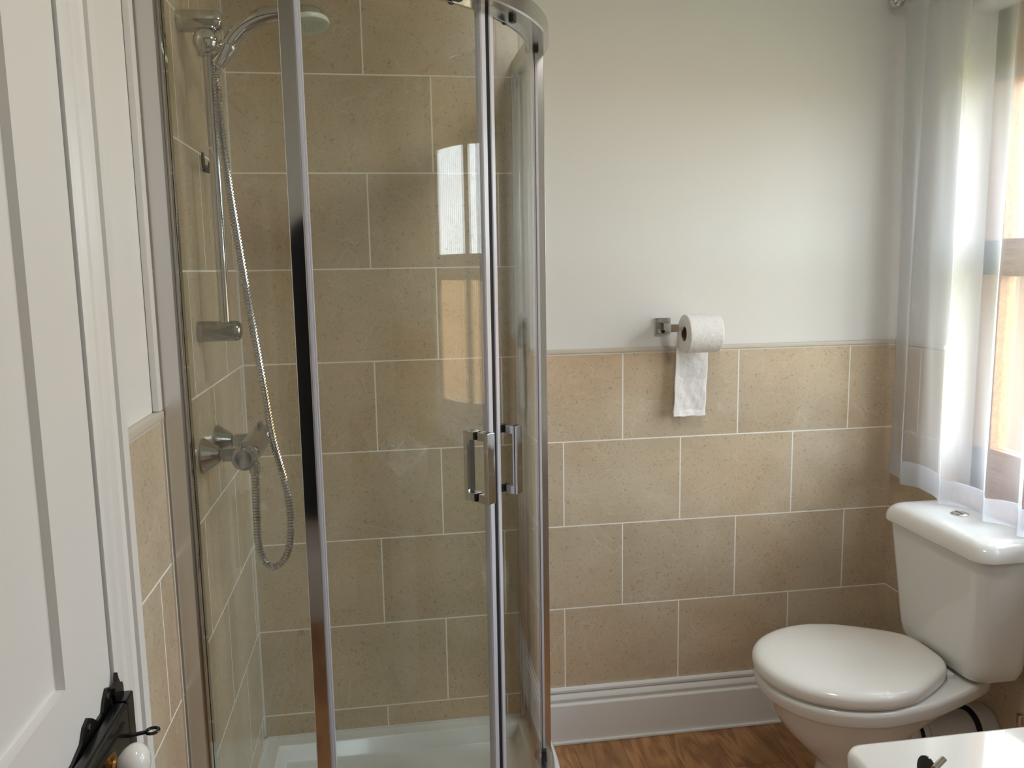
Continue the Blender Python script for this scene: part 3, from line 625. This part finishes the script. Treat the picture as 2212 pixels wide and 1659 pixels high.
# cistern
def rrect(x0, x1, y0, y1, z, r, n=8):
    pts = []
    for cx, cy, a0 in ((x1-r, y1-r, 0), (x0+r, y1-r, 90), (x0+r, y0+r, 180), (x1-r, y0+r, 270)):
        for i in range(n+1):
            a = math.radians(a0 + 90*i/n); pts.append(Vector((cx + r*cos(a), cy + r*sin(a), z)))
    return pts
bm = new()
loft(bm, [rrect(1.775, 1.893, TY-0.118, TY+0.128, 0.368, 0.030), rrect(1.760, 1.900, TY-0.142, TY+0.152, 0.373, 0.042), rrect(1.750, 1.905, TY-0.151, TY+0.163, 0.394, 0.045), rrect(1.746, 1.906, TY-0.155, TY+0.167, 0.42, 0.045), rrect(1.726, 1.908, TY-0.186, TY+0.194, 0.694, 0.040)])
ci = obj('cistern', bm, 'ceramic', to, ang=50)
bm = new()
def cl(d, z, r=0.044): return rrect(1.714+d, 1.911-d*0.2, TY-0.197+d, TY+0.206-d, z, r-d*0.3 if r-d*0.3 > .02 else .02)
loft(bm, [cl(0.006, 0.692), cl(0.001, 0.693), cl(0, 0.696), cl(0.0, 0.706), cl(0.003, 0.718), cl(0.009, 0.728), cl(0.018, 0.735), cl(0.032, 0.739), cl(0.06, 0.741)])
cdl = obj('cistern_lid', bm, 'ceramic', ci, ang=65)
bm = lathe(new(), (1.832, -0.432, 0.738), (0, 0, 1), [(0, 0.022), (0.005, 0.022), (0.007, 0.019), (0.006, 0.016), (0.007, 0.001)], 36)
box(bm, 1.831, 1.833, -0.448, -0.416, 0.744, 0.7465)
obj('flush_button', bm, 'chrome', cdl, label='round chrome dual flush button')

# waste pipe running behind the pan
wpz = 0.168; wpy = -0.468
wt = thing('waste_pipe', 'white plastic soil pipe with black seals between toilet and right wall', 'pipe', (1.8, wpy, wpz))
obj('spigot', lathe(new(), (1.62, wpy, wpz), (1, 0, 0), [(0, 0.050), (0.084, 0.045)], 36), 'ceramic', wt)
obj('seal', lathe(new(), (1.702, wpy, wpz), (1, 0, 0), [(0, 0.051), (0.008, 0.052), (0.008, 0.046)], 36), 'black_rubber', wt)
obj('collar', lathe(new(), (1.708, wpy, wpz), (1, 0, 0), [(0, 0.054), (0.014, 0.055), (0.0145, 0.053), (0.016, 0.053), (0.0165, 0.056), (0.026, 0.056), (0.030, 0.050)], 36), 'pipe_plastic', wt)
obj('pipe_run', lathe(new(), (1.735, wpy, wpz), (1, 0, 0), [(0, 0.047), (0.135, 0.047)], 36), 'pipe_plastic', wt)
obj('seal', lathe(new(), (1.856, wpy, wpz), (1, 0, 0), [(0, 0.053), (0.005, 0.057), (0.012, 0.057)], 36), 'black_rubber', wt)
obj('collar', lathe(new(), (1.866, wpy, wpz), (1, 0, 0), [(0, 0.058), (0.002, 0.061), (0.040, 0.061), (0.048, 0.058)], 36), 'pipe_plastic', wt)
sp = thing('supply_pipe', 'short chrome capped water pipe beside the toilet by the right wall', 'pipe', (1.88, -0.66, F))
obj('pipe_run', lathe(new(), (1.885, -0.62, F), (0, 0, 1), [(0, 0.0075), (0.305, 0.0075)], 20), 'chrome', sp)
obj('pipe_cap', lathe(new(), (1.885, -0.62, F+0.305), (0, 0, 1), [(0, 0.0095), (0.022, 0.0095), (0.024, 0.007)], 20), 'chrome', sp)

# ---------------------------------------------------------------- washbasin
BX0, BX1, BY1, BY0, BZ = 0.939, 1.462, -1.400, -1.86, 0.78
ba = thing('washbasin', 'white rectangular ceramic washbasin in the near right corner', 'washbasin', (1.2, -1.63, F))
def bowl_ring(k, z, cx=1.245, cy=-1.605, ax_=0.170, ay=0.165, n=36): return [Vector((cx + ax_*k*cos(a), cy + ay*k*sin(a), z)) for a in [2*PI*(i+0.5)/n for i in range(n)]]
bm = new(); n = 36
def sq(d, z, r=0.022):
    P = rrect(BX0+d, BX1-d, BY0+d, BY1-d, z, r, 8); return P       # 36 points, ccw from +x+y corner
outer = [sq(0.03, BZ-0.15), sq(0.006, BZ-0.075), sq(0.0, BZ-0.02), sq(0.0, BZ-0.008), sq(0.0025, BZ-0.002), sq(0.008, BZ)]
cen = Vector((1.245, -1.605, 0)); base = outer[-1]
def bowl(k, z):
    out = []
    for p in base:
        d = Vector((p.x-cen.x, p.y-cen.y)); a = math.atan2(d.y/0.45, d.x/0.52)
        out.append(Vector((cen.x + 0.172*k*cos(a), cen.y + 0.158*k*sin(a), z)))
    return out
loft(bm, outer + [bowl(1.0, BZ), bowl(0.975, BZ-0.004), bowl(0.93, BZ-0.02), bowl(0.82, BZ-0.07), bowl(0.6, BZ-0.115), bowl(0.3, BZ-0.13), bowl(0.1, BZ-0.133)])
obj('basin_bowl', bm, 'ceramic', ba, ang=50)
obj('basin_waste', lathe(new(), (cen.x, cen.y, BZ-0.1335), (0, 0, 1), [(0, 0.03), (0.004, 0.03), (0.005, 0.02), (0.005, 0.001)], 28), 'chrome', ba)
bm = new(); loft(bm, [rrect(1.07, 1.34, BY0+0.02, -1.53, F, 0.05), rrect(1.09, 1.32, BY0+0.02, -1.55, 0.3, 0.05), rrect(1.07, 1.34, BY0+0.02, -1.50, BZ-0.145, 0.05)])
obj('pedestal', bm, 'ceramic', ba, ang=50)
# pipe boxing behind the basin (below eye level)
struct('trim_4', box(new(), 0.86, XR, YF, BY0, F, 0.80, 0.003), 'tile_back')
tpz = thing('basin_tap', 'small chrome tap with a round lever plate on the left edge of the washbasin', 'tap', (0.975, -1.612, BZ))
obj('tap_body', lathe(new(), (0.975, -1.612, BZ), (0, 0, 1), [(0, 0.024), (0.004, 0.024), (0.006, 0.018), (0.050, 0.017), (0.054, 0.013), (0.056, 0.001)], 28), 'chrome', tpz)
obj('spout', tube(new(), catmull([(0.98, -1.612, 0.812), (1.02, -1.612, 0.820), (1.065, -1.612, 0.812)], 0.006), 0.010, 16), 'chrome', tpz)
lv = tube(new(), [(0.968, -1.608, 0.832), (0.944, -1.589, 0.860)], 0.004, 12)
tube(lv, [(0.929, -1.590, 0.867), (0.9465, -1.581, 0.8705)], 0.0035, 12)
obj('lever_pin', lv, 'chrome', tpz)
t = bmesh.new(); lathe(t, (0, 0, 0), (1, 0, 0), [(0, 0.0145), (0.0022, 0.0145)], 36)
pd = new(); merge(pd, t, Matrix.Translation((0.9295, -1.577, 0.8575)) @ Matrix.Rotation(math.radians(6), 4, 'Y'))
obj('lever_plate', pd, 'dark_glass', tpz, label='dark round plate')

# black stand-in added out of view, so the chrome post mirrors something dark
rb_ = thing('dark_standin', 'added unseen black cloth form standing in for a dark shape mirrored in the post', 'reflection stand-in', (0.13, YF, 1.6))
mat('black_cloth', (0.008, 0.008, 0.009), 0.9)
def standin_shape():
    rings = []
    for z, hw, th in ((1.60, 0.03, 0.03), (1.56, 0.09, 0.06), (1.50, 0.115, 0.08), (1.3, 0.115, 0.085), (1.0, 0.115, 0.09), (0.7, 0.12, 0.10), (0.45, 0.12, 0.10), (0.42, 0.118, 0.098)):
        rings.append([Vector((0.13 + hw*cos(a), YF + 0.012 + th*0.5 + th*0.5*sin(a)*(1+0.12*sin(a*7+z*3)), z)) for a in [2*PI*i/48 for i in range(48)]])
    return loft(new(), rings)
obj('standin_cloth', standin_shape(), 'black_cloth', rb_)
obj('wall_hook', tube(new(), [(0.13, YF, 1.63), (0.13, YF+0.03, 1.62), (0.13, YF+0.04, 1.65)], 0.006, 10), 'chrome', rb_)  # hook added to carry the black stand-in

# ---------------------------------------------------------------- curtain and rod
rod = thing('curtain_rod', 'chrome curtain rod with ball finial above the window', 'curtain rod', (1.84, -0.66, 2.11))
obj('pole', lathe(new(), (1.845, -0.062, 2.118), (0, -1, 0), [(0, 0.008), (1.52, 0.008)], 20), 'chrome', rod)
bl = [(0.0, 0.010), (0.006, 0.011), (0.008, 0.009)] ; R_ = 0.023
fin = lathe(new(), (1.845, -0.064, 2.118), (0, 1, 0), [(-0.01, 0.011), (0.004, 0.011), (0.006, 0.009)] + [(0.006 + R_ - R_*cos(a), R_*sin(a)) for a in [PI*k/14 for k in range(2, 15)]], 32)
obj('finial', fin, 'chrome', rod)
for y in (-0.12, -1.53): obj('bracket', tube(new(), [(XR+0.008, y, 2.118), (1.845, y, 2.118)], 0.006, 12), 'chrome', rod)
# fold path of the sheer curtain: (y, x)
CP = [(-0.035, 1.893), (-0.07, 1.882), (-0.115, 1.872), (-0.158, 1.845), (-0.168, 1.848), (-0.20, 1.872), (-0.25, 1.868), (-0.29, 1.866), (-0.325, 1.850), (-0.335, 1.842), (-0.36, 1.868), (-0.41, 1.884), (-0.45, 1.880), (-0.48, 1.862), (-0.50, 1.845), (-0.53, 1.872), (-0.58, 1.880)]
y = -0.58; k = 0
while y > -1.55:
    y -= 0.035; CP.append((y, 1.865 + (0.022 if k % 2 else -0.02) + 0.004*sin(k*3))); k += 1
def curtain():
    path = catmull([(a[1], a[0], 0) for a in CP], 0.006); bm = new(); top, bot = 2.118, 0.742
    L = [0.0]
    for a, b in zip(path, path[1:]): L.append(L[-1] + (b-a).length)
    nz = 60; rows = []
    for j in range(nz+1):
        f = j/nz; z = top + (bot-top)*f; row = []
        for i, p in enumerate(path):
            g = 0.35 + 0.65*min(1, f*1.6)            # folds open towards the hem
            x = 1.868 + (p.x-1.868)*g; yy = p.y
            x += 0.002*sin(L[i]*38 + f*5)*f + 0.0008*sin(L[i]*90 - f*14)
            if f < 0.02: x = 1.868 + (x-1.868)*0.4
            zz = z + 0.010*f*sin(L[i]*7+1.2)
            row.append(bm.verts.new((x, yy, zz)))
        rows.append(row)
    for a, b in zip(rows, rows[1:]):
        for i in range(len(path)-1): bm.faces.new((a[i], a[i+1], b[i+1], b[i]))
    bm2 = new(); hr = []                             # hem band: second layer just behind the cloth
    for j in (nz-3, nz-2, nz-1, nz): hr.append([bm2.verts.new(v.co + Vector((0.0012, 0, 0.0))) for v in rows[j]])
    for a, b in zip(hr, hr[1:]):
        for i in range(len(path)-1): bm2.faces.new((a[i], a[i+1], b[i+1], b[i]))
    return bm, bm2
cu = thing('sheer_curtain', 'sheer white curtain hanging in folds over the window above the cistern', 'curtain', (1.868, -0.66, 2.118))
b1, b2 = curtain()
obj('curtain_cloth', b1, 'sheer_cloth', cu, ang=180); obj('hem', b2, 'sheer_hem', cu, ang=180)
